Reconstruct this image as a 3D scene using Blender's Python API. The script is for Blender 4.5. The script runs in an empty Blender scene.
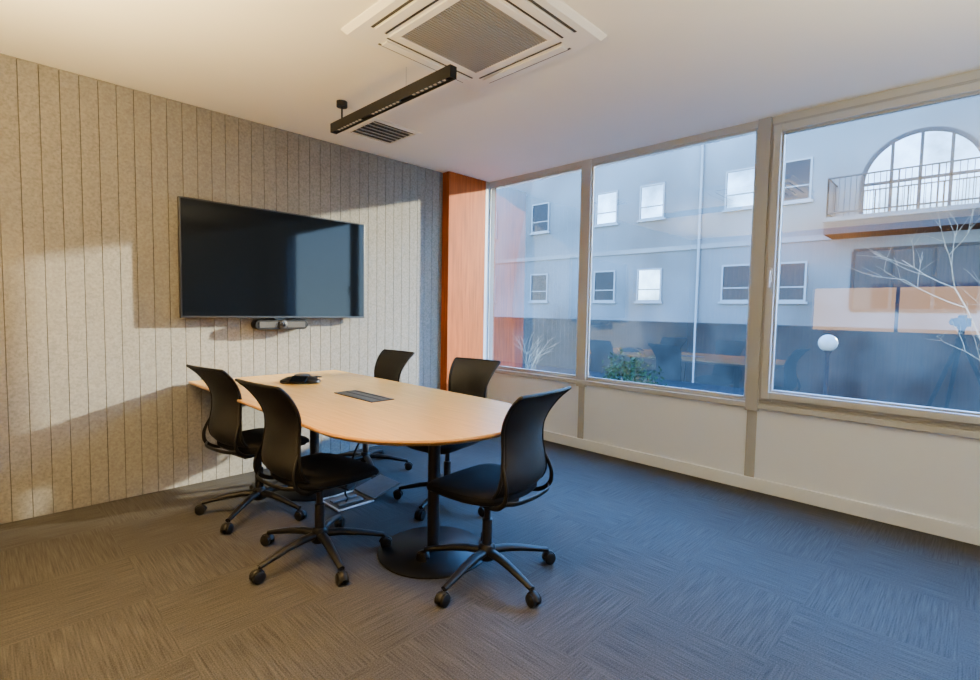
import bpy, math, random
from mathutils import Vector, Matrix
random.seed(7)
PI = math.pi
col = bpy.context.scene.collection

# ------------------------------------------------------------------ camera
CAM = Vector((0, 0, 1.265)); F = 504.0
yaw, pit, rol = math.radians(44.3), math.radians(3.38), math.radians(1.0)
fh = Vector((math.cos(yaw), math.sin(yaw), 0)); r0 = Vector((math.sin(yaw), -math.cos(yaw), 0)); zz = Vector((0, 0, 1))
fw = fh*math.cos(pit) - zz*math.sin(pit); u0 = zz*math.cos(pit) + fh*math.sin(pit)
rt = r0*math.cos(rol) + u0*math.sin(rol); up = u0*math.cos(rol) - r0*math.sin(rol)
cd = bpy.data.cameras.new('camera'); cam = bpy.data.objects.new('camera', cd); col.objects.link(cam)
cd.sensor_width = 36; cd.lens = F/980*36; cd.clip_start = 0.02; cd.clip_end = 300
M = Matrix((rt, up, -fw)).transposed().to_4x4(); M.translation = CAM
cam.matrix_world = M
bpy.context.scene.camera = cam
def ray(px, py): return fw*F + rt*(px-490) + up*(340-py)
def on(axis, val, px, py):
    d = ray(px, py); t = (val - CAM[axis])/d[axis]; return CAM + d*t

XW, YW, H = 3.9, 3.93, 2.625
XB, YB = -1.5, -2.0

# ------------------------------------------------------------------ materials
def nodes(name):
    m = bpy.data.materials.new(name); m.use_nodes = True
    nt = m.node_tree; return m, nt, nt.nodes['Principled BSDF']
def mat(name, c, rough=.5, metal=0, var=.06, vs=6, bump=0, bs=80, spec=.5, emit=None, es=0, stretch=None, coat=0, c2=None):
    m, nt, b = nodes(name); N = nt.nodes; L = nt.links
    tc = N.new('ShaderNodeTexCoord'); mp = N.new('ShaderNodeMapping'); L.new(tc.outputs['Object'], mp.inputs['Vector'])
    if stretch: mp.inputs['Scale'].default_value = stretch
    n = N.new('ShaderNodeTexNoise'); n.inputs['Scale'].default_value = vs; n.inputs['Detail'].default_value = 4
    L.new(mp.outputs[0], n.inputs['Vector'])
    r = N.new('ShaderNodeValToRGB'); L.new(n.outputs['Fac'], r.inputs['Fac'])
    r.color_ramp.elements[0].position = .3; r.color_ramp.elements[1].position = .7
    r.color_ramp.elements[0].color = tuple(max(0, x*(1-var)) for x in c)+(1,)
    r.color_ramp.elements[1].color = (tuple(c2) if c2 else tuple(min(1, x*(1+var)) for x in c))+(1,)
    L.new(r.outputs['Color'], b.inputs['Base Color'])
    b.inputs['Roughness'].default_value = rough; b.inputs['Metallic'].default_value = metal
    b.inputs['Specular IOR Level'].default_value = spec
    b.inputs['Coat Weight'].default_value = coat
    if bump:
        n2 = N.new('ShaderNodeTexNoise'); n2.inputs['Scale'].default_value = bs; n2.inputs['Detail'].default_value = 3
        L.new(mp.outputs[0], n2.inputs['Vector'])
        bp = N.new('ShaderNodeBump'); bp.inputs['Strength'].default_value = bump; bp.inputs['Distance'].default_value = .01
        L.new(n2.outputs['Fac'], bp.inputs['Height']); L.new(bp.outputs['Normal'], b.inputs['Normal'])
    if emit:
        b.inputs['Emission Color'].default_value = tuple(emit)+(1,); b.inputs['Emission Strength'].default_value = es
    return m
MT = {}
MT['felt'] = mat('felt', (.178,.173,.160), .95, var=.20, vs=75, bump=.08, bs=220, spec=.1)
MT['groove'] = mat('groove', (.065,.062,.057), .95)
MT['paint'] = mat('white_paint', (.60,.59,.58), .6, var=.01, vs=3)
MT['ceil'] = mat('ceiling_paint', (.90,.88,.79), .8, var=.01, vs=2)
MT['panel'] = mat('spandrel_white', (.74,.84,.94), .35, var=.01, vs=3)
MT['alu'] = mat('champagne_aluminium', (.315,.335,.33), .42, metal=.0, var=.0, vs=20)
MT['alu_light'] = mat('light_champagne', (.405,.43,.42), .42, metal=.0, var=.0, vs=20)
MT['redwood'] = mat('red_wood', (.29,.066,.012), .6, var=.25, vs=5, stretch=(9,9,.6), spec=.1)
MT['oak'] = mat('oak', (.55,.31,.078), .27, var=.15, vs=4, stretch=(18,.8,4), spec=.5)
MT['oak_edge'] = mat('oak_edge', (.42,.215,.055), .4, var=.12, vs=6)
MT['black_metal'] = mat('black_metal', (.008,.008,.009), .45, var=.1, spec=.4)
MT['dark_base'] = mat('dark_base', (.004,.0042,.0046), .4, var=.1, spec=.12)
MT['plastic'] = mat('black_plastic', (.004,.004,.0045), .45, var=.1, spec=.22)
MT['wheel'] = mat('wheel_rubber', (.004,.004,.004), .55, var=.1, spec=.22)
MT['mesh'] = mat('mesh_fabric', (.007,.007,.008), .58, var=.35, vs=260, bump=.3, bs=420, spec=.28)
MT['seat'] = mat('seat_fabric', (.006,.006,.007), .9, var=.2, vs=150, bump=.2, bs=300, spec=.12)
MT['screen'] = mat('screen', (.002,.0028,.0045), .05, var=.02, spec=.085)
MT['bezel'] = mat('bezel', (.008,.008,.009), .35)
MT['grey_dev'] = mat('grey_fabric', (.03,.03,.032), .8, var=.2, vs=300)
MT['lens'] = mat('lens', (.004,.004,.006), .05, spec=.8)
MT['acwhite'] = mat('ac_white', (.87,.86,.80), .4, var=.01)
MT['handle'] = mat('handle_grey', (.5,.5,.49), .35, var=.01)
MT['slot'] = mat('dark_slot', (.06,.057,.052), .8)
MT['acgrille'] = mat('ac_grille', (.29,.28,.265), .6, var=.02)
MT['steel'] = mat('brushed_steel', (.5,.5,.5), .35, metal=.8, var=.1, vs=40)
MT['socket'] = mat('socket_grey', (.10,.10,.105), .4, metal=.4, var=.1, vs=40)
MT['lamp_glow'] = mat('lamp_lens', (.5,.45,.38), .4, emit=(1,.75,.45), es=.2)
MT['facade'] = mat('facade_render', (.034,.035,.035), .9, var=.2, vs=.22, bump=.1, bs=4, c2=(.062,.069,.076), spec=0)
MT['lower_band'] = mat('lower_band_render', (.008,.0085,.009), .9, var=.25, vs=.8, c2=(.016,.0175,.018), spec=0)
MT['stone'] = mat('pale_stone', (.055,.056,.057), .9, var=.08, vs=2, spec=0)
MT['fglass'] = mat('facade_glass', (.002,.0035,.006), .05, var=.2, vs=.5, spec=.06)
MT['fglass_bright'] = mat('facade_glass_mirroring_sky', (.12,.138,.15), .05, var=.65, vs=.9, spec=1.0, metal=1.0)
MT['fframe'] = mat('facade_frame', (.07,.075,.08), .5, spec=0)
MT['slab'] = mat('slab_dark', (.011,.0118,.013), .8, var=.1, vs=2, spec=0)
MT['slab_edge'] = mat('slab_edge', (.036,.037,.039), .8, var=.1, vs=2, spec=0)
MT['rail'] = mat('railing_metal', (.010,.012,.015), .5, spec=0)
MT['ground'] = mat('paving', (.012,.012,.013), .9, var=.2, vs=2, spec=0)
MT['bark'] = mat('pale_bark', (.095,.074,.055), .9, var=.25, vs=20, spec=0)
MT['leaf'] = mat('leaf', (.007,.013,.005), .6, var=.4, vs=10, spec=.03)
MT['globe'] = mat('globe_white', (.10,.10,.098), .3, spec=.1)
MT['wallwood'] = mat('back_wood', (.15,.075,.032), .5, var=.2, vs=4, stretch=(4,9,.5))

# window glass: transparent with a share of mirror reflection
g = bpy.data.materials.new('window_glass'); g.use_nodes = True; nt = g.node_tree; nt.nodes.clear()
o = nt.nodes.new('ShaderNodeOutputMaterial'); mx = nt.nodes.new('ShaderNodeMixShader')
tr = nt.nodes.new('ShaderNodeBsdfTransparent'); tr.inputs[0].default_value = (.82,.94,1,1)
gl = nt.nodes.new('ShaderNodeBsdfGlossy'); gl.inputs['Roughness'].default_value = 0.0
fr = nt.nodes.new('ShaderNodeFresnel'); fr.inputs['IOR'].default_value = 1.5
ml = nt.nodes.new('ShaderNodeMath'); ml.operation = 'MULTIPLY_ADD'; ml.inputs[1].default_value = .3; ml.inputs[2].default_value = .20
nt.links.new(fr.outputs[0], ml.inputs[0]); nt.links.new(ml.outputs[0], mx.inputs[0])
nt.links.new(tr.outputs[0], mx.inputs[1]); nt.links.new(gl.outputs[0], mx.inputs[2]); nt.links.new(mx.outputs[0], o.inputs[0])
MT['glass'] = g

# carpet: tiles whose ribbed pile alternates in direction
m, nt, b = nodes('carpet'); N = nt.nodes; L = nt.links
tc = N.new('ShaderNodeTexCoord')
def mapn(sc, rot=0):
    mp = N.new('ShaderNodeMapping'); mp.inputs['Scale'].default_value = sc; mp.inputs['Rotation'].default_value = (0,0,rot)
    L.new(tc.outputs['Object'], mp.inputs['Vector']); return mp
def noise(mp, s, d=3):
    n = N.new('ShaderNodeTexNoise'); n.inputs['Scale'].default_value = s; n.inputs['Detail'].default_value = d
    L.new(mp.outputs[0], n.inputs['Vector']); return n
nA = noise(mapn((160,5,1)), 1.0, 1); nB = noise(mapn((5,160,1)), 1.0, 1)
ck = N.new('ShaderNodeTexChecker'); ck.inputs['Scale'].default_value = 1.0
L.new(mapn((2,2,0)).outputs[0], ck.inputs['Vector'])
mixf = N.new('ShaderNodeMix'); L.new(ck.outputs['Fac'], mixf.inputs[0]); L.new(nA.outputs['Fac'], mixf.inputs[2]); L.new(nB.outputs['Fac'], mixf.inputs[3])
nC = noise(mapn((1,1,1)), 2.5, 3); nD = noise(mapn((1,1,1)), 200, 2)
mx3 = N.new('ShaderNodeMix'); mx3.inputs[0].default_value = .56
L.new(mixf.outputs[0], mx3.inputs[2]); L.new(nD.outputs['Fac'], mx3.inputs[3])
rp = N.new('ShaderNodeValToRGB'); L.new(mx3.outputs[0], rp.inputs['Fac'])
rp.color_ramp.elements[0].position = .33; rp.color_ramp.elements[0].color = (.010,.0097,.0094,1)
rp.color_ramp.elements[1].position = .68; rp.color_ramp.elements[1].color = (.062,.0605,.059,1)
mm = N.new('ShaderNodeMix'); mm.data_type = 'RGBA'; mm.blend_type = 'MULTIPLY'; mm.inputs[0].default_value = .3
L.new(rp.outputs['Color'], mm.inputs[6]); L.new(nC.outputs['Fac'], mm.inputs[7])
L.new(mm.outputs[2], b.inputs['Base Color']); b.inputs['Roughness'].default_value = .75; b.inputs['Specular IOR Level'].default_value = .18
MT['carpet'] = m

# ------------------------------------------------------------------ mesh builder
class MB:
    def __init__(s): s.v = []; s.f = []
    def add(s, vs, fs):
        k = len(s.v); s.v += [tuple(p) for p in vs]; s.f += [tuple(i+k for i in q) for q in fs]; return s
    def box(s, x0, x1, y0, y1, z0, z1, mtx=None):
        vs = [Vector((x,y,z)) for z in (z0,z1) for y in (y0,y1) for x in (x0,x1)]
        if mtx: vs = [mtx @ v for v in vs]
        return s.add(vs, [(0,2,3,1),(4,5,7,6),(0,1,5,4),(2,6,7,3),(0,4,6,2),(1,3,7,5)])
    def tube(s, path, rad, n=10, sx=1, sy=1, cap=True, ref=None):
        P = [Vector(p) for p in path]; k = len(P)
        R = rad if isinstance(rad, (list, tuple)) else [rad]*k
        rings = []; prev = None
        for i, p in enumerate(P):
            t = (P[min(i+1,k-1)] - P[max(i-1,0)]).normalized()
            if prev is None:
                a = Vector(ref) if ref else (Vector((0,0,1)) if abs(t.z) < .9 else Vector((1,0,0)))
            else: a = prev
            a = (a - t*a.dot(t)).normalized(); prev = a; bb = t.cross(a)
            rings.append([p + a*(math.cos(2*PI*j/n)*R[i]*sx) + bb*(math.sin(2*PI*j/n)*R[i]*sy) for j in range(n)])
        return s.loft(rings, cap)
    def loft(s, rings, cap=True):
        n = len(rings[0]); vs = [v for r in rings for v in r]; fs = []
        for i in range(len(rings)-1):
            for j in range(n):
                fs.append((i*n+j, i*n+(j+1)%n, (i+1)*n+(j+1)%n, (i+1)*n+j))
        if cap: fs.append(tuple(range(n))[::-1]); fs.append(tuple((len(rings)-1)*n+j for j in range(n)))
        return s.add(vs, fs)
    def lathe(s, prof, c=(0,0,0), n=32):
        return s.loft([[Vector((c[0]+r*math.cos(2*PI*j/n), c[1]+r*math.sin(2*PI*j/n), c[2]+z)) for j in range(n)] for r, z in prof])
    def cyl(s, p0, p1, r, n=16, r1=None): return s.tube([p0, p1], [r, r if r1 is None else r1], n)
    def build(s, name, m, parent=None, smooth=False, bevel=0, world=True, seg=2):
        off = Vector((0,0,0)); p = parent
        while p is not None: off = off + p.location; p = p.parent
        me = bpy.data.meshes.new(name)
        me.from_pydata([tuple(Vector(v)-off) if world else v for v in s.v], [], s.f); me.update()
        import bmesh
        bm = bmesh.new(); bm.from_mesh(me); bmesh.ops.recalc_face_normals(bm, faces=bm.faces); bm.to_mesh(me); bm.free()
        me.materials.append(MT[m])
        ob = bpy.data.objects.new(name, me); col.objects.link(ob); ob.parent = parent
        if smooth:
            for q in me.polygons: q.use_smooth = True
            md = ob.modifiers.new('es', 'EDGE_SPLIT'); md.split_angle = math.radians(40)
        if bevel:
            md = ob.modifiers.new('bv', 'BEVEL'); md.width = bevel; md.segments = seg; md.limit_method = 'ANGLE'
        return ob
def tag(o, label, cat, group=None):
    o['label'] = label; o['category'] = cat
    if group: o['group'] = group
    return o
def thing(name, loc, label, cat, group=None):
    o = bpy.data.objects.new(name, None); col.objects.link(o); o.location = loc; o.empty_display_size = .1
    return tag(o, label, cat, group)
def struct(o): o['kind'] = 'structure'; return o
def copy_tree(o, parent=None):
    c = o.copy(); col.objects.link(c); c.parent = parent
    for ch in list(o.children): copy_tree(ch, c)
    return c
def catmull(P, n=6):
    P = [Vector(p) for p in P]; out = []
    for i in range(len(P)-1):
        a = P[max(i-1,0)]; b_ = P[i]; c = P[i+1]; d = P[min(i+2,len(P)-1)]
        for k in range(n):
            t = k/n
            out.append(.5*((2*b_)+(c-a)*t+(2*a-5*b_+4*c-d)*t*t+(3*b_-a-3*c+d)*t**3))
    out.append(P[-1]); return out

# ------------------------------------------------------------------ room shell
struct(MB().box(XB-.2, XW+.2, YB-.2, YW+.2, -.2, 0).build('floor', 'carpet'))
struct(MB().box(XB-.2, XW+.25, YB-.2, YW+.2, H, H+.3).build('ceiling', 'ceil'))
# felt wall: backing with planks
struct(MB().box(XB-.2, XW+.2, YW+.012, YW+.2, 0, H).build('wall_left', 'groove'))
w = MB(); pw = .090; x = XB
while x < 3.33-.01:
    x1 = min(x+pw-.003, 3.33); w.box(x, x1, YW-.004, YW+.014, 0.003, H-.002); x += pw
fp = w.build('wall_left_panelling', 'felt', bevel=.0012); struct(fp)
# back wall with a recess for an added warm area lamp
gy0, gy1, gz0, gz1 = -1.5, 1.95, 1.05, 1.70
w = MB(); w.box(XB-.2, XB, YB-.2, gy0, 0, H); w.box(XB-.2, XB, gy1, YW+.2, 0, H); w.box(XB-.2, XB, gy0, gy1, 0, gz0); w.box(XB-.2, XB, gy0, gy1, gz1, H)
struct(w.build('wall_back', 'wallwood'))
w = MB(); w.box(XB-.2, XB-.15, gy0, gy1, gz0, gz1)
for yy, hwd in ((-.9,.02), (.9,.02)): w.box(XB-.10, XB-.04, yy-hwd, yy+hwd, gz0, gz1)
struct(w.build('trim_8', 'wallwood'))
struct(MB().box(XB-.2, XW+.2, YB-.2, YB, 0, H).build('wall_near', 'paint'))
# window wall: spandrel + solid end
w = MB(); w.box(XW, XW+.2, -1.25, YW+.1, 0, .60); w.box(XW, XW+.2, YB, -1.25, 0, H)
struct(w.build('wall_right', 'panel'))
struct(MB().box(XW-.018, XW, YB, YW-.09, 0, .095).build('baseboard_right', 'panel', bevel=.004))
# column clad in red wood in the corner
struct(MB().box(3.31, 3.825, YW-.10, YW+.05, 0, H).build('trim_1', 'redwood', bevel=.004))
struct(MB().box(3.825, XW+.002, YW-.098, YW+.05, 0, H).build('trim_9', 'alu', bevel=.003))
m1a, m1b, m2a, m2b = 2.56, 2.66, 1.11, 1.195
struct(MB().box(XW-.027, XW+.002, m1a, m1b, .58, H).build('trim_2', 'alu_light', bevel=.004))
struct(MB().box(XW-.036, XW+.002, m2a, m2b, .58, H).build('trim_3', 'alu', bevel=.004))
struct(MB().box(XW-.012, XW+.01, m1a+.02, m1b-.02, .095, .59).build('trim_4', 'alu', bevel=.002))
struct(MB().box(XW-.012, XW+.01, m2a+.01, m2b-.01, .095, .59).build('trim_5', 'alu', bevel=.002))
w = MB(); w.box(XW-.03, XW+.001, -1.25, YW-.09, .60, .64); w.box(XW-.010, XW+.001, -1.25, YW-.09, .64, .66)
struct(w.build('trim_6', 'alu_light', bevel=.003))
struct(MB().box(XW-.02, XW+.001, -1.25, YW-.09, H-.05, H).build('trim_7', 'alu_light', bevel=.004))
def ring(w, y0, y1, z0, z1, fwid, proud, back):
    w.box(XW-proud, XW+back, y0, y0+fwid, z0, z1); w.box(XW-proud, XW+back, y1-fwid, y1, z0, z1)
    w.box(XW-proud, XW+back, y0+fwid, y1-fwid, z0, z0+fwid); w.box(XW-proud, XW+back, y0+fwid, y1-fwid, z1-fwid, z1)
    return w
def window(n, y0, y1, z0, z1, fwid, proud, mname):
    f = struct(ring(MB(), y0, y1, z0, z1, fwid, proud, 0).build('window_%d' % n, mname, bevel=.004))
    y0 += fwid-.005; y1 -= fwid-.005; z0 += fwid-.005; z1 -= fwid-.005
    p = MB(); p.add([(XW-.003,y0,z0),(XW-.003,y1,z0),(XW-.003,y1,z1),(XW-.003,y0,z1)], [(0,1,2,3)])
    p.build('window_pane', 'glass', f)
    return f
window(1, m1b, YW-.09, .66, H-.05, .018, .012, 'alu_light')
window(2, m2b, m1a, .66, H-.05, .018, .012, 'alu_light')
w3 = window(3, -1.25, m2a, .66, H-.05, .085, .030, 'alu')
# opening sash: stepped inner frame
ring(MB(), -1.25+.022, m2a-.022, .682, H-.072, .048, .052, -.028).build('sash', 'alu_light', w3, bevel=.004)
hb = MB(); hb.box(XW-.062, XW-.052, m2a-.056, m2a-.036, 1.49, 1.59); hb.cyl((XW-.055,m2a-.046,1.56),(XW-.085,m2a-.046,1.56),.007)
hb.box(XW-.091, XW-.077, m2a-.054, m2a-.038, 1.455, 1.57)
hb.build('window_handle', 'handle', w3, bevel=.003)

# ------------------------------------------------------------------ TV and video bar
a = on(1, YW-.08, 178, 195); b2 = on(1, YW-.08, 364, 318)
tx0, tx1 = a.x, b2.x; tz1 = a.z; tz0 = on(1, YW-.08, 178, 318).z
tz1 = tz0 + (tx1-tx0)*.575
tv = thing('wall_screen', ((tx0+tx1)/2, YW-.05, tz0), 'large black flat screen mounted on the grey felt wall', 'television')
MB().box(tx0, tx1, YW-.090, YW-.055, tz0, tz1).build('bezel', 'bezel', tv, bevel=.004)
MB().box(tx0+.011, tx1-.011, YW-.0915, YW-.088, tz0+.016, tz1-.011).build('screen', 'screen', tv)
w = MB(); w.box(tx0+.25, tx1-.25, YW-.056, YW-.034, tz0+.06, tz1-.2); w.build('rear_housing', 'bezel', tv, bevel=.005)
w = MB(); w.box((tx0+tx1)/2-.3, (tx0+tx1)/2+.3, YW-.036, YW-.004, tz0+.3, tz0+.34); w.box((tx0+tx1)/2-.3, (tx0+tx1)/2+.3, YW-.036, YW-.004, tz0+.52, tz0+.56)
w.build('wall_bracket', 'steel', tv)
vl = on(1, YW-.08, 254, 323); vr = on(1, YW-.08, 307, 323); vx = (vl.x+vr.x)/2; vz = tz0-.050
vb = thing('video_bar', (vx, YW-.06, vz), 'small dark video conferencing bar fixed just below the screen', 'video camera')
hw = (vr.x-vl.x)/2
w = MB(); n = 20
def stad(hw_, hr, y):
    P = []
    for j in range(n):
        t = -PI/2 + PI*j/(n-1); P.append(Vector((vx+hw_-hr+hr*math.cos(t), y, vz+hr*math.sin(t))))
    for j in range(n):
        t = PI/2 + PI*j/(n-1); P.append(Vector((vx-hw_+hr+hr*math.cos(t), y, vz+hr*math.sin(t))))
    return P
w.loft([stad(hw*.97,.030,YW-.004), stad(hw,.037,YW-.02), stad(hw,.037,YW-.095), stad(hw*.985,.033,YW-.102)])
w.build('body', 'plastic', vb, smooth=True)
for sgn in (-1, 1):
    w = MB(); w.box(vx+sgn*hw*.52-.070, vx+sgn*hw*.52+.070, YW-.106, YW-.100, vz-.023, vz+.023); w.build('speaker_grille', 'grey_dev', vb, bevel=.004)
w = MB(); w.tube([(vx,YW-.098,vz),(vx,YW-.115,vz),(vx,YW-.118,vz)], [.034,.033,.026], 24); w.build('lens_ring', 'black_metal', vb, smooth=True)
w = MB(); w.tube([(vx,YW-.114,vz),(vx,YW-.122,vz)], [.020,.014], 20); w.build('lens', 'lens', vb, smooth=True)
w = MB(); w.box(vx-.04,vx+.04,YW-.052,YW-.020,vz+.03,tz0+.06); w.build('mount', 'bezel', vb, bevel=.003)

# ------------------------------------------------------------------ table
tL, tR, tE, tS, tZ = 1.02, 2.125, YW-.03, 2.02, .74
tc_ = (tL+tR)/2; hwid = (tR-tL)/2
tb = thing('meeting_table', (tc_, 2.7, 0), 'light oak meeting table with rounded end, pushed against the felt wall', 'table')
def outline(ins):
    h = hwid-ins; P = [Vector((tc_-h, tE-ins, 0)), Vector((tc_-h, (tE+tS)/2, 0))]
    for j in range(49):
        t = PI + PI*j/48; P.append(Vector((tc_+h*math.cos(t), tS+h*math.sin(t), 0)))
    P += [Vector((tc_+h, (tE+tS)/2, 0)), Vector((tc_+h, tE-ins, 0))]
    return P
def lay(ins, z): return [p+Vector((0,0,z)) for p in outline(ins)]
MB().loft([lay(.002,tZ-.003), lay(.004,tZ)]).build('tabletop', 'oak', tb)
MB().loft([lay(.028,tZ-.030), lay(.004,tZ-.016), lay(.0,tZ-.010), lay(.002,tZ-.003)]).build('edge_band', 'oak_edge', tb)
for py_ in (2.0, 3.32):
    px_ = 1.65
    bs = MB().lathe([(.285,0),(.285,.006),(.278,.011),(.06,.018),(.04,.022)], (px_,py_,0), 48).build('pedestal_base', 'dark_base', tb, smooth=True)
    MB().lathe([(.032,.018),(.032,tZ-.038)], (px_,py_,0), 24).build('pedestal_column', 'black_metal', tb, smooth=True)
    MB().box(px_-.22, px_+.22, py_-.22, py_+.22, tZ-.040, tZ-.031).build('mounting_plate', 'black_metal', tb, bevel=.002)
MB().box(tc_-.03, tc_+.03, 2.15, 3.15, tZ-.07, tZ-.031).build('support_beam', 'black_metal', tb)
# power hatch set in the table
hx, hy = 1.61, 2.62
ht = thing('power_hatch', (hx, hy, tZ), 'black slotted power hatch set flush into the oak tabletop', 'cable hatch')
w = MB(); w.box(hx-.075, hx-.055, hy-.21, hy+.21, tZ, tZ+.004); w.box(hx+.055, hx+.075, hy-.21, hy+.21, tZ, tZ+.004)
w.box(hx-.055, hx+.055, hy-.21, hy-.195, tZ, tZ+.004); w.box(hx-.055, hx+.055, hy+.195, hy+.21, tZ, tZ+.004); w.build('hatch_frame', 'black_metal', ht)
for s in (-1, 1):
    MB().box(hx+s*.029-.024, hx+s*.029+.024, hy-.193, hy+.193, tZ, tZ+.003).build('flap', 'bezel', ht)
w = MB()
for k in range(20): w.box(hx-.005, hx+.005, hy-.19+k*.019, hy-.175+k*.019, tZ, tZ+.0035)
w.build('brush_strip', 'grey_dev', ht)
# conference phone
cp = on(2, tZ, 302, 382)
ph = thing('conference_phone', (cp.x, cp.y, tZ), 'black conference phone at the screen end of the oak table', 'phone')
def ph_ring(s_, z):
    P = []
    for j in range(48):
        t = 2*PI*j/48; r = (.115 + .035*math.cos(3*t))*s_
        P.append(Vector((cp.x + r*math.cos(t+.9), cp.y + r*math.sin(t+.9), tZ+z)))
    return P
MB().loft([ph_ring(.92,0), ph_ring(1,.008), ph_ring(.97,.022), ph_ring(.7,.040), ph_ring(.45,.046)]).build('body', 'plastic', ph, smooth=True)
MB().lathe([(.052,.044),(.052,.052),(.045,.056)], (cp.x,cp.y,tZ), 28).build('speaker_grille', 'grey_dev', ph, smooth=True)
mt = Matrix.Translation((cp.x-.07, cp.y-.10, tZ+.034)) @ Matrix.Rotation(math.radians(-140+90), 4, 'Z') @ Matrix.Rotation(.5, 4, 'X')
w = MB(); w.box(-.055,.055,-.035,.035,-.006,.006, mt); w.build('display', 'screen', ph, bevel=.003)
w = MB()
for i in range(3):
    for j in range(3): w.box(-.03+i*.022, -.014+i*.022, -.03+j*.02, -.016+j*.02, -.003, .004, Matrix.Translation((cp.x+.075, cp.y-.055, tZ+.036)))
w.build('keypad', 'grey_dev', ph)

# ------------------------------------------------------------------ chair
def make_chair():
    root = thing('swivel_chair', (0,0,0), '', 'chair', 'black swivel chairs round the meeting table')
    def B(mb, name, m, parent=root, **k): return mb.build(name, m, parent, world=False, **k)
    B(MB().lathe([(.028,.072),(.040,.077),(.044,.115),(.038,.14),(.030,.15)], n=24), 'hub', 'plastic', smooth=True)
    for k in range(5):
        path = [(.03,0,.114),(.10,0,.114),(.18,0,.102),(.26,0,.084),(.322,0,.070)]
        lg = B(MB().tube(path, [.025,.024,.021,.018,.015], 12, sx=.75, sy=1), 'leg', 'plastic', smooth=True)
        lg.rotation_euler = (0,0,2*PI*k/5)
        c = MB()
        c.cyl((.320,0,.070),(.320,0,.042),.007,10)
        for s in (-1, 1):
            c.tube([(.331,s*.005,.028),(.331,s*.007,.028),(.331,s*.022,.028),(.331,s*.025,.028)], [.024,.028,.028,.022], 20)
        arc = [(.331+.032*math.cos(t), 0, .028+.032*math.sin(t)) for t in [PI*(.05+.9*q/8) for q in range(9)]]
        c.tube(arc, .006, 8, sx=.6, sy=2.0)
        B(c, 'caster', 'wheel', lg, smooth=True)
    B(MB().lathe([(.024,.145),(.024,.27),(.016,.272),(.016,.37)], n=20), 'gas_lift', 'black_metal', smooth=True)
    w = MB(); w.box(-.075,.075,-.13,.10,.365,.405); w.cyl((.07,.02,.385),(.20,.03,.378),.006,8)
    B(w, 'mechanism', 'plastic', bevel=.012)
    # seat
    def sring(s_, z, zd=.035):
        P = []; nn = 56
        for j in range(nn):
            t = 2*PI*j/nn; e = .55
            cx = math.copysign(abs(math.cos(t))**e, math.cos(t))*.232*s_; cy = math.copysign(abs(math.sin(t))**e, math.sin(t))*.232*s_ + .03
            if cy < 0: cx *= 1 - .12*min(1, -cy/.2)
            P.append(Vector((cx, cy, z - zd*max(0, (cy-.10)/.16)**2)))
        return P
    B(MB().loft([sring(.86,.408), sring(.93,.416), sring(.93,.424)]), 'seat_shell', 'plastic', smooth=True)
    B(MB().loft([sring(.93,.424), sring(.99,.431), sring(1,.443), sring(.985,.455), sring(.93,.463), sring(.75,.467), sring(.4,.465), sring(.1,.464)]), 'seat', 'seat', smooth=True)
    # back: thin mesh shell, narrow waist, top flicked backwards with broad corners
    prof = catmull([(.150,-.13,.438),(.166,-.185,.448),(.176,-.232,.482),(.173,-.252,.535),(.160,-.250,.60),(.150,-.243,.665),(.153,-.242,.73),(.166,-.253,.795),(.181,-.284,.860),(.190,-.319,.902),(.189,-.334,.915)], 5)
    nu = 17; rows = []
    for q in prof:
        wv, y, z = q
        wrap = .042 - .030*max(0, (z-.75)/.17)
        rows.append([Vector((wv*u, y + wrap*u*u, z)) for u in [-1+2*i/(nu-1) for i in range(nu)]])
    w = MB(); w.add([v for r in rows for v in r], [(i*nu+j, i*nu+j+1, (i+1)*nu+j+1, (i+1)*nu+j) for i in range(len(rows)-1) for j in range(nu-1)])
    bk = B(w, 'backrest', 'mesh'); 
    for p in bk.data.polygons: p.use_smooth = True
    md = bk.modifiers.new('so', 'SOLIDIFY'); md.thickness = .004; md.offset = 0
    path = [r[0] for r in rows[8:]] + rows[-1][1:-1] + [r[-1] for r in reversed(rows[8:])]
    B(MB().tube(path, .0080, 8), 'back_frame', 'plastic', smooth=True)
    for s in (-1, 1):
        pth = catmull([(s*.13,.02,.408),(s*.147,-.06,.404),(s*.158,-.14,.406),(s*.170,-.195,.420),(s*.175,-.234,.456),(s*.175,-.242,.505),(s*.168,-.229,.555),(s*.159,-.208,.60)], 5)
        nn = len(pth); B(MB().tube(pth, [.006+.003*math.sin(PI*i/(nn-1)) for i in range(nn)], 10, sx=1.2, sy=.75), 'back_support', 'plastic', smooth=True)
    cb = catmull([(-.174,-.225,.448),(-.12,-.258,.443),(0,-.268,.441),(.12,-.258,.443),(.174,-.225,.448)], 4)
    B(MB().tube(cb, .007, 10, sx=1.5, sy=.6), 'cross_band', 'plastic', smooth=True)
    return root
ch0 = make_chair()
spots = [  # x, y, facing deg, star deg, label
 (1.690, 1.645, 95, 190, 'black swivel chair at the rounded end of the table, over the round foot'),
 (1.200, 2.36, 6, 188, 'black swivel chair nearest the viewer on the table side away from windows'),
 (1.205, 3.15, 10, 147, 'black swivel chair under the left edge of the screen, away from windows'),
 (2.10, 3.38, 184, 250, 'black swivel chair on the window side of the table, nearest the felt wall'),
 (2.15, 2.47, 190, 200, 'black swivel chair on the window side of the table, nearer its rounded end'),
]
for i, (x, y, fa, st, lab) in enumerate(spots):
    c = ch0 if i == 0 else copy_tree(ch0)
    c.location = (x, y, 0); c.rotation_euler = (0, 0, math.radians(fa-90)); c['label'] = lab
    for k, lg in enumerate([q for q in c.children if q.name.startswith('leg')]):
        lg.rotation_euler = (0, 0, math.radians(st-(fa-90)+72*k))

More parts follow.
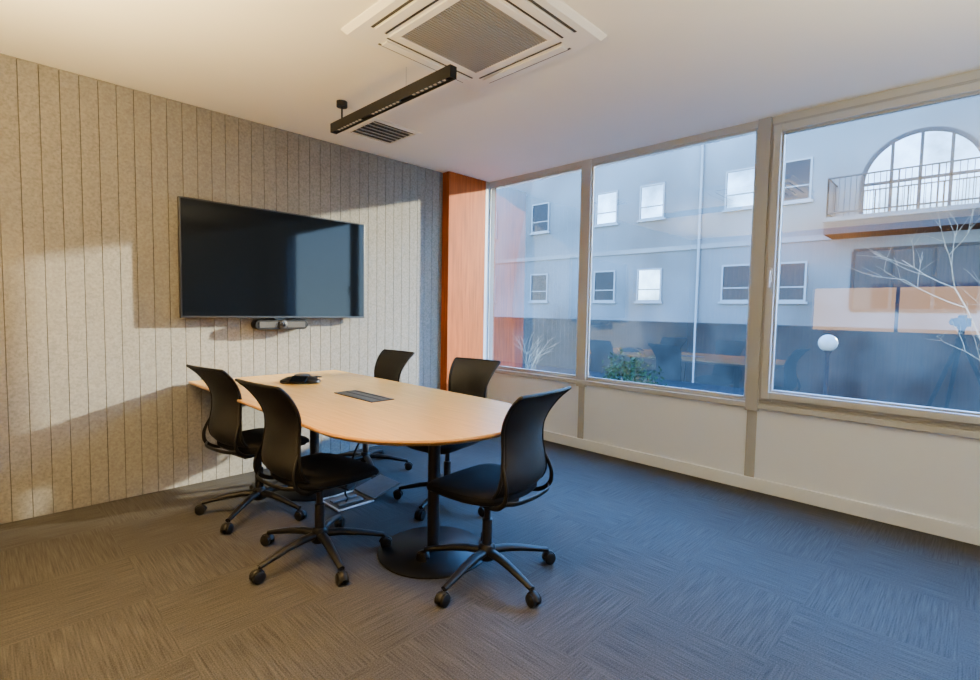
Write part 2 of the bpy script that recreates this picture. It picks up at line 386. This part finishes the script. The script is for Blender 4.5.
# ------------------------------------------------------------------ floor box and cable
fx, fy = 1.67, 2.92
fb = thing('floor_box', (fx, fy, 0), 'open steel floor socket box in the carpet under the table', 'floor socket')
w = MB(); w.box(fx-.13,fx-.115,fy-.13,fy+.13,0,.010); w.box(fx+.115,fx+.13,fy-.13,fy+.13,0,.010); w.box(fx-.115,fx+.115,fy-.13,fy-.115,0,.010); w.box(fx-.115,fx+.115,fy+.115,fy+.13,0,.010)
w.build('frame', 'steel', fb, bevel=.002)
w = MB(); w.box(fx-.115,fx+.115,fy-.115,fy+.115,0,.003); w.build('well', 'bezel', fb)
for k in range(2): MB().box(fx-.09,fx+.09,fy-.07+k*.08,fy-.03+k*.08,.003,.016).build('socket', 'socket', fb, bevel=.003)
mt = Matrix.Translation((fx+.13, fy, .010)) @ Matrix.Rotation(math.radians(-14), 4, 'Y')
w = MB(); w.box(0,.22,-.12,.12,0,.012,mt); w.build('lid', 'socket', fb, bevel=.003)
pc = catmull([(fx-.03,fy-.05,.022),(fx-.06,fy-.12,.07),(fx-.12,fy-.2,.16),(fx-.10,fy-.26,.38),(hx+.015,hy,.55),(hx,hy,tZ-.032)], 8)
tag(MB().tube(pc, .006, 8).build('power_cable', 'plastic', None, smooth=True), 'black power cable running from the floor box up under the table', 'cable')

# ------------------------------------------------------------------ ceiling things
ax, ay, ah = 1.755, 1.855, .46
ac = thing('ceiling_air_conditioner', (ax, ay, H), 'white square cassette air conditioner recessed in the ceiling', 'air conditioner')
z0, z1 = H-.03, H
w = MB(); w.loft([[Vector((ax+sx*q, ay+sy*q, z)) for sx, sy in ((-1,-1),(1,-1),(1,1),(-1,1))] for q, z in ((ah,z1),(ah,z1-.008),(ah-.02,z0),(.29,z0))], cap=False)
w.build('panel', 'acwhite', ac)
w = MB(); w.box(ax-.40,ax+.40,ay-.40,ay+.40,H-.012,H-.004); w.build('inner_tray', 'slot', ac)
w = MB()
q = .275
for sx in (-1,1): w.box(ax+sx*q-.02,ax+sx*q+.02,ay-q-.02,ay+q+.02,H-.036,H-.015); w.box(ax-q+.02,ax+q-.02,ay+sx*q-.02,ay+sx*q+.02,H-.036,H-.015)
w.build('grille_frame', 'acwhite', ac, bevel=.003)
w = MB(); k = -.252
while k < .25:
    w.box(ax-.255,ax+.255,ay+k,ay+k+.0110,H-.032,H-.022); k += .0160
w.build('grille', 'acgrille', ac)
for a_ in range(4):
    mt = Matrix.Translation((ax,ay,0)) @ Matrix.Rotation(a_*PI/2, 4, 'Z')
    MB().box(-.29,.29,.313,.324,z0-.0015,z0+.004,mt).build('air_slot', 'slot', ac)
    w = MB(); w.box(-.28,.28,.335,.385,z0-.010,z0-.002,mt); w.build('louver', 'acwhite', ac, bevel=.003)
    MB().box(-.29,.29,.388,.402,z0-.0015,z0+.004,mt).build('air_slot', 'slot', ac)

lx, ly0, ly1, lz = 1.745, 2.0, 3.22, 2.475
pl = thing('linear_pendant_light', (lx, (ly0+ly1)/2, H), 'black linear spotlight bar hanging from the ceiling above the table', 'pendant light')
w = MB(); w.box(lx-.022,lx-.019,ly0,ly1,lz-.03,lz+.03); w.box(lx+.019,lx+.022,ly0,ly1,lz-.03,lz+.03); w.box(lx-.019,lx+.019,ly0,ly1,lz-.012,lz+.03)
w.box(lx-.022,lx+.022,ly0-.004,ly0,lz-.03,lz+.03); w.box(lx-.022,lx+.022,ly1,ly1+.004,lz-.03,lz+.03)
w.build('housing', 'black_metal', pl)
for c0 in (ly0+.05, ly0+.46, ly0+.87):
    w = MB(); w.box(lx-.018,lx+.018,c0,c0+.30,lz-.020,lz-.012); md = w.build('spot_module', 'bezel', pl)
    w = MB()
    for k in range(8): w.lathe([(.010,-.0215),(.010,-.0195)], (lx,c0+.02+k*.037,lz), 12)
    w.build('lens_row', 'lamp_glow', md)
MB().lathe([(.035,H-.035),(.035,H)], (lx,3.11,0), 24).build('ceiling_rose', 'black_metal', pl, smooth=True)
MB().cyl((lx,3.11,lz+.03),(lx,3.11,H-.03),.006,8).build('stem', 'black_metal', pl)
MB().cyl((lx,2.40,lz+.03),(lx,2.40,H),.002,6).build('wire', 'steel', pl)

ex, ey, eh = 2.25, 3.40, .215
vn = thing('ceiling_vent', (ex, ey, H), 'square slatted air vent in the ceiling near the felt wall', 'air vent')
w = MB(); w.loft([[Vector((ex+sx*q, ey+sy*q, z)) for sx, sy in ((-1,-1),(1,-1),(1,1),(-1,1))] for q, z in ((eh,H),(eh,H-.006),(eh-.03,H-.012),(eh-.035,H-.002))], cap=False); w.build('frame', 'acwhite', vn)
MB().box(ex-.18,ex+.18,ey-.18,ey+.18,H-.003,H).build('backing', 'slot', vn)
for k in range(6):
    mt = Matrix.Translation((ex, ey-.15+k*.06, H-.009)) @ Matrix.Rotation(.6, 4, 'X')
    MB().box(-.178,.178,-.014,.014,-.001,.001,mt).build('slat', 'acwhite', vn)

# ------------------------------------------------------------------ outside
GZ = -1.2
struct(MB().box(XW+.2, 60, -40, 60, GZ-.2, GZ).build('ground', 'ground'))
FX = 18.0
bd = thing('office_building', (FX+2, 12, GZ), 'grey rendered building with arched balcony window across the street', 'building')
MB().box(FX, FX+5, -.75, 34, GZ, 8.6).build('facade_wall', 'facade', bd)
w = MB(); q = [(26,-5.0),(33,-7.4),(33,-34),(26,-34)]  # unseen block added to keep the sun off the middle window
w.loft([[Vector((x_,y_,z_)) for x_,y_ in q] for z_ in (GZ, 10.5)]); w.build('sun_blocker', 'facade', bd)
MB().box(FX-.10, FX, -.75, 34, GZ, .95).build('lower_band', 'lower_band', bd)  # darker band along the foot of the facade
MB().box(FX-.05, FX, -.75, 34, 3.55, 3.72).build('string_course', 'stone', bd)
MB().box(FX-.25, FX+5, -.85, 34, 8.6, 8.9).build('cornice', 'stone', bd)
def fwin(y, z0, z1, wd, gm):
    t = .06; w = MB(); y0, y1 = y-wd/2, y+wd/2
    w.box(FX-.05,FX,y0,y0+t,z0,z1); w.box(FX-.05,FX,y1-t,y1,z0,z1); w.box(FX-.05,FX,y0+t,y1-t,z1-t,z1); w.box(FX-.05,FX,y0+t,y1-t,z0,z0+t)
    w.box(FX-.04,FX,y0+t,y1-t,z0+(z1-z0)*.35,z0+(z1-z0)*.35+.04); w.box(FX-.09,FX,y0-.06,y1+.06,z0-.07,z0)
    f = w.build('window', 'fframe', bd)
    MB().box(FX-.02,FX-.005,y0+t,y1-t,z0+t,z1-t).build('pane', gm, f)
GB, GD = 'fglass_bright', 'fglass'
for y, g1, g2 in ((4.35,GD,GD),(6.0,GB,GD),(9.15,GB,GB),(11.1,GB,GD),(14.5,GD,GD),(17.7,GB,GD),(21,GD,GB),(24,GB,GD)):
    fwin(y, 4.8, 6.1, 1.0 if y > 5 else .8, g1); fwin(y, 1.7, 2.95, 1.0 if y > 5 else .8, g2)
# rainwater pipe
MB().cyl((FX-.07,7.3,GZ),(FX-.07,7.3,8.6),.05,10).build('downpipe', 'fframe', bd, smooth=True)
# arched window
cy, ar, spz, bz = 1.42, 1.32, 5.03, 4.10
def arch(r, x, b_): 
    return [Vector((x, cy-r, b_))] + [Vector((x, cy-r*math.cos(PI*j/32), spz+r*math.sin(PI*j/32))) for j in range(33)] + [Vector((x, cy+r, b_))]
w = MB(); A = arch(ar, FX-.06, bz); Bq = arch(ar-.10, FX-.06, bz); n = len(A)
w.add(A+Bq+[p+Vector((.06,0,0)) for p in A]+[p+Vector((.06,0,0)) for p in Bq], [(i,i+1,n+i+1,n+i) for i in range(n-1)]+[(i,i+1,2*n+i+1,2*n+i) for i in range(n-1)]+[(n+i,n+i+1,3*n+i+1,3*n+i) for i in range(n-1)])
for yy in (-.62, 0, .62): w.box(FX-.05,FX-.01,cy+yy-.035,cy+yy+.035,bz,spz+math.sqrt(ar*ar-yy*yy)-.08)
w.box(FX-.05,FX-.01,cy-ar+.08,cy+ar-.08,spz-.04,spz+.04)
aw = w.build('arched_window', 'rail', bd)
w = MB(); P = arch(ar-.06, FX-.02, bz); w.add(P, [tuple(range(len(P)))]); w.build('pane', GB, aw)
w = MB(); w.box(FX-1.2, FX, -.62, 3.35, 3.55, 3.90); bal = w.build('balcony', 'slab', bd)
w = MB(); w.box(FX-1.22, FX, -.64, 3.37, 3.90, 4.02); w.build('coping', 'slab_edge', bal)
w = MB()
def rail(p0, p1, nb):
    p0 = Vector(p0); p1 = Vector(p1)
    for z in (1.08, .12): w.cyl(p0+Vector((0,0,z)), p1+Vector((0,0,z)), .022, 6)
    for i in range(nb+1):
        p = p0.lerp(p1, i/nb); w.cyl(p, p+Vector((0,0,1.08)), .009 if i % 6 else .022, 5)
rail((FX-1.15,-.57,4.02),(FX-1.15,3.30,4.02),30); rail((FX-1.15,3.30,4.02),(FX-.02,3.30,4.02),8); rail((FX-1.15,-.57,4.02),(FX-.02,-.57,4.02),8)
w.build('railing', 'rail', bal)
# ribbon window under the balcony
w = MB()
for yy in (.1, 1.0, 1.9, 2.8): w.box(FX-.05,FX,yy-.04,yy+.04,1.5,3.15)
w.box(FX-.05,FX,.1,2.8,1.42,1.5); w.box(FX-.05,FX,.1,2.8,3.15,3.23)
rw = w.build('wide_window', 'slab', bd); MB().box(FX-.02,FX-.005,.14,2.76,1.5,3.15).build('pane', 'fglass', rw)

# globe lamp
lp = on(0, 9.0, 828, 343)
gb = thing('globe_lamp', (lp.x, lp.y, GZ), 'white globe street lamp on a slim post outside the right window', 'street lamp')
MB().lathe([(.07,0),(.07,.05),(.03,.12),(.025,lp.z-GZ-.17),(.05,lp.z-GZ-.13),(.055,lp.z-GZ-.10)], (lp.x,lp.y,GZ), 16).build('post', 'rail', gb, smooth=True)
R_ = .128; w = MB(); w.lathe([(max(.004,R_*math.sin(PI*j/16)), -R_*math.cos(PI*j/16)) for j in range(17)], lp, 24); w.build('globe', 'globe', gb, smooth=True)

# bare trees
def bare(root, base, h, spread, lev, seed, nfork=3, r0_=.05):
    rnd = random.Random(seed); tr_ = MB(); br = MB()
    def grow(p, d, ln, r, k):
        pts = [p]; q = p; dd = d
        for i in range(4):
            dd = (dd + Vector((rnd.uniform(-1,1),rnd.uniform(-1,1),rnd.uniform(-.4,.6)))*.16).normalized(); q = q + dd*ln/4; pts.append(q)
        (tr_ if k == lev else br).tube(pts, [r*(1-.13*i) for i in range(5)], 5)
        if k == 0: return
        for j in range(nfork if k < lev else nfork+2):
            s_ = pts[rnd.randint(2,4)]
            nd = (dd + Vector((rnd.uniform(-1,1),rnd.uniform(-1,1),rnd.uniform(-.35,.7)))*spread).normalized()
            grow(s_, nd, ln*rnd.uniform(.55,.78), r*.5, k-1)
    grow(Vector(base), Vector((0,.05,1)), h, r0_, lev)
    tr_.build('trunk', 'bark', root, smooth=True); br.build('branches', 'bark', root, smooth=True)
t1 = thing('bare_tree', (9.2, -.52, GZ), 'pale bare branching tree outside at the right window', 'tree')
bare(t1, (9.2,-.52,GZ), 1.8, .95, 4, 5, 3, .034)
sp = on(0, 10.0, 522, 355)
t2 = thing('bare_shrub', (sp.x, sp.y, GZ), 'leafless twiggy shrub outside the left window', 'shrub')
bare(t2, (sp.x,sp.y,GZ), .9, .8, 3, 9, 4, .02)
sp = on(0, 8.4, 630, 356)
sh = thing('leafy_shrub', (sp.x, sp.y, GZ), 'low dark green leafy shrub outside the middle window', 'shrub')
w = MB(); rnd = random.Random(3)
for k in range(1500):
    v = Vector((rnd.gauss(0,1),rnd.gauss(0,1),rnd.gauss(0,1))).normalized()*(rnd.random()**.4)
    rr = 1+.25*math.sin(5*math.atan2(v.y,v.x))
    c = Vector((sp.x+v.x*.5*rr, sp.y+v.y*.55*rr, sp.z-.55+v.z*.58*rr))
    a_ = Vector((rnd.uniform(-1,1),rnd.uniform(-1,1),rnd.uniform(-1,1))).normalized(); b_ = a_.cross(Vector((rnd.uniform(-1,1),rnd.uniform(-1,1),rnd.uniform(-1,1)))).normalized()
    w.add([c-a_*.05, c+b_*.018, c+a_*.05, c-b_*.018], [(0,1,2,3)])
w.build('leaves', 'leaf', sh)
w = MB()
for k in range(6): w.tube([(sp.x,sp.y,GZ),(sp.x+rnd.uniform(-.1,.1),sp.y+rnd.uniform(-.1,.1),GZ+.5),(sp.x+rnd.uniform(-.3,.3),sp.y+rnd.uniform(-.3,.3),sp.z-.4)],[.03,.02,.01],6)
w.build('stems', 'bark', sh)

# tripod with stills camera, seen mirrored in the right window
tp = Vector((-.14, .17, 0))
tpod = thing('camera_tripod', tp, 'black camera tripod mirrored in the right window pane', 'tripod')
for k in range(3):
    t = math.radians(165+120*k)
    MB().tube([tp+Vector((0.02*math.cos(t),.02*math.sin(t),1.0)), tp+Vector((.22*math.cos(t),.22*math.sin(t),.5)), tp+Vector((.42*math.cos(t),.42*math.sin(t),0.008))],[.024,.022,.015],8).build('leg','plastic',tpod,smooth=True)
MB().lathe([(.03,.92),(.045,.97),(.045,1.03),(.028,1.05),(.028,1.14),(.04,1.15),(.04,1.17)], tp, 16).build('head','plastic',tpod,smooth=True)
sc_ = thing('stills_camera', tp+Vector((0,0,1.17)), 'black stills camera standing on the tripod, mirrored in the window', 'camera')
mt = Matrix.Translation(tp+Vector((0,0,1.17))) @ Matrix.Rotation(yaw-PI/2, 4, 'Z')
MB().box(-.075,.075,-.04,.03,0,.10,mt).box(-.03,.03,-.03,.03,.10,.135,mt).build('body','plastic',sc_,bevel=.006)
MB().tube([mt@Vector((0,.03,.055)),mt@Vector((0,.09,.055)),mt@Vector((0,.12,.055))],[.033,.036,.039],18).build('lens','bezel',sc_,smooth=True)

# ------------------------------------------------------------------ light
W = bpy.data.worlds.new('world'); bpy.context.scene.world = W; W.use_nodes = True
nt = W.node_tree; bg = nt.nodes['Background']
tc = nt.nodes.new('ShaderNodeTexCoord'); sx = nt.nodes.new('ShaderNodeSeparateXYZ'); rp = nt.nodes.new('ShaderNodeValToRGB')
nt.links.new(tc.outputs['Generated'], sx.inputs[0]); nt.links.new(sx.outputs['Z'], rp.inputs['Fac']); nt.links.new(rp.outputs['Color'], bg.inputs['Color'])
rp.color_ramp.elements[0].color = (.60,.82,1,1); rp.color_ramp.elements[1].color = (.14,.42,1,1); rp.color_ramp.elements[1].position = .5
bg.inputs['Strength'].default_value = 56.0
def lamp(name, typ, loc, energy, c, **k):
    l = bpy.data.lights.new(name, typ); l.energy = energy; l.color = c
    for a_, v in k.items(): setattr(l, a_, v)
    ob = bpy.data.objects.new(name, l); col.objects.link(ob); ob.location = loc; return ob
s = lamp('sun', 'SUN', (10,-3,8), 48.0, (1,.80,.54), angle=math.radians(1.4))
s.rotation_euler = Vector((-1,.342,-.285)).to_track_quat('-Z','Y').to_euler()
for p, e in (((.3,2.2,H-.01),300), ((.0,1.3,H-.01),330), ((.75,1.2,H-.01),190), ((-.15,3.3,H-.01),210), ((-1.0,.3,H-.01),80)):  # unseen warm spots added overhead as fill, no fittings modelled
    lamp('downward_fill', 'SPOT', p, e, (1,.57,.20), spot_size=math.radians(82), spot_blend=.8, shadow_soft_size=.04)
# tilted unseen fill spot, added to warm the felt wall
ww = lamp('wall_fill', 'SPOT', (.15,2.5,H-.02), 150, (1,.66,.29), spot_size=math.radians(110), spot_blend=1.0, shadow_soft_size=.08)
ww.rotation_euler = Vector((.35,1,-.75)).to_track_quat('-Z','Y').to_euler()
for p, e, c in (((-.45,2.0,1.75), 880, (1,.71,.31)), ((1.5,-.9,1.5), 500, (1,.86,.61))):  # unseen upward spots added to brighten the ceiling
    ul = lamp('upward_fill', 'SPOT', p, e, c, spot_size=math.radians(165), spot_blend=.8, shadow_soft_size=.06)
    ul.rotation_euler = (PI, 0, 0)
cl = lamp('rear_fill_light', 'AREA', (XB-.14,(gy0+gy1)/2,(gz0+gz1)/2), 24, (1,.58,.25), shape='RECTANGLE', size=1, size_y=1)  # added warm fill lamp in the back wall recess, mirrored in the right window
cl.rotation_euler = Vector((1,0,0)).to_track_quat('-Z','Y').to_euler()
cl.data.size, cl.data.size_y = gy1-gy0, gz1-gz0
for y in (2.2, 2.61, 3.02):
    lamp('pendant_spot', 'SPOT', (lx, y, lz-.04), 34, (1,.84,.54), spot_size=math.radians(80), spot_blend=.6, shadow_soft_size=.03)
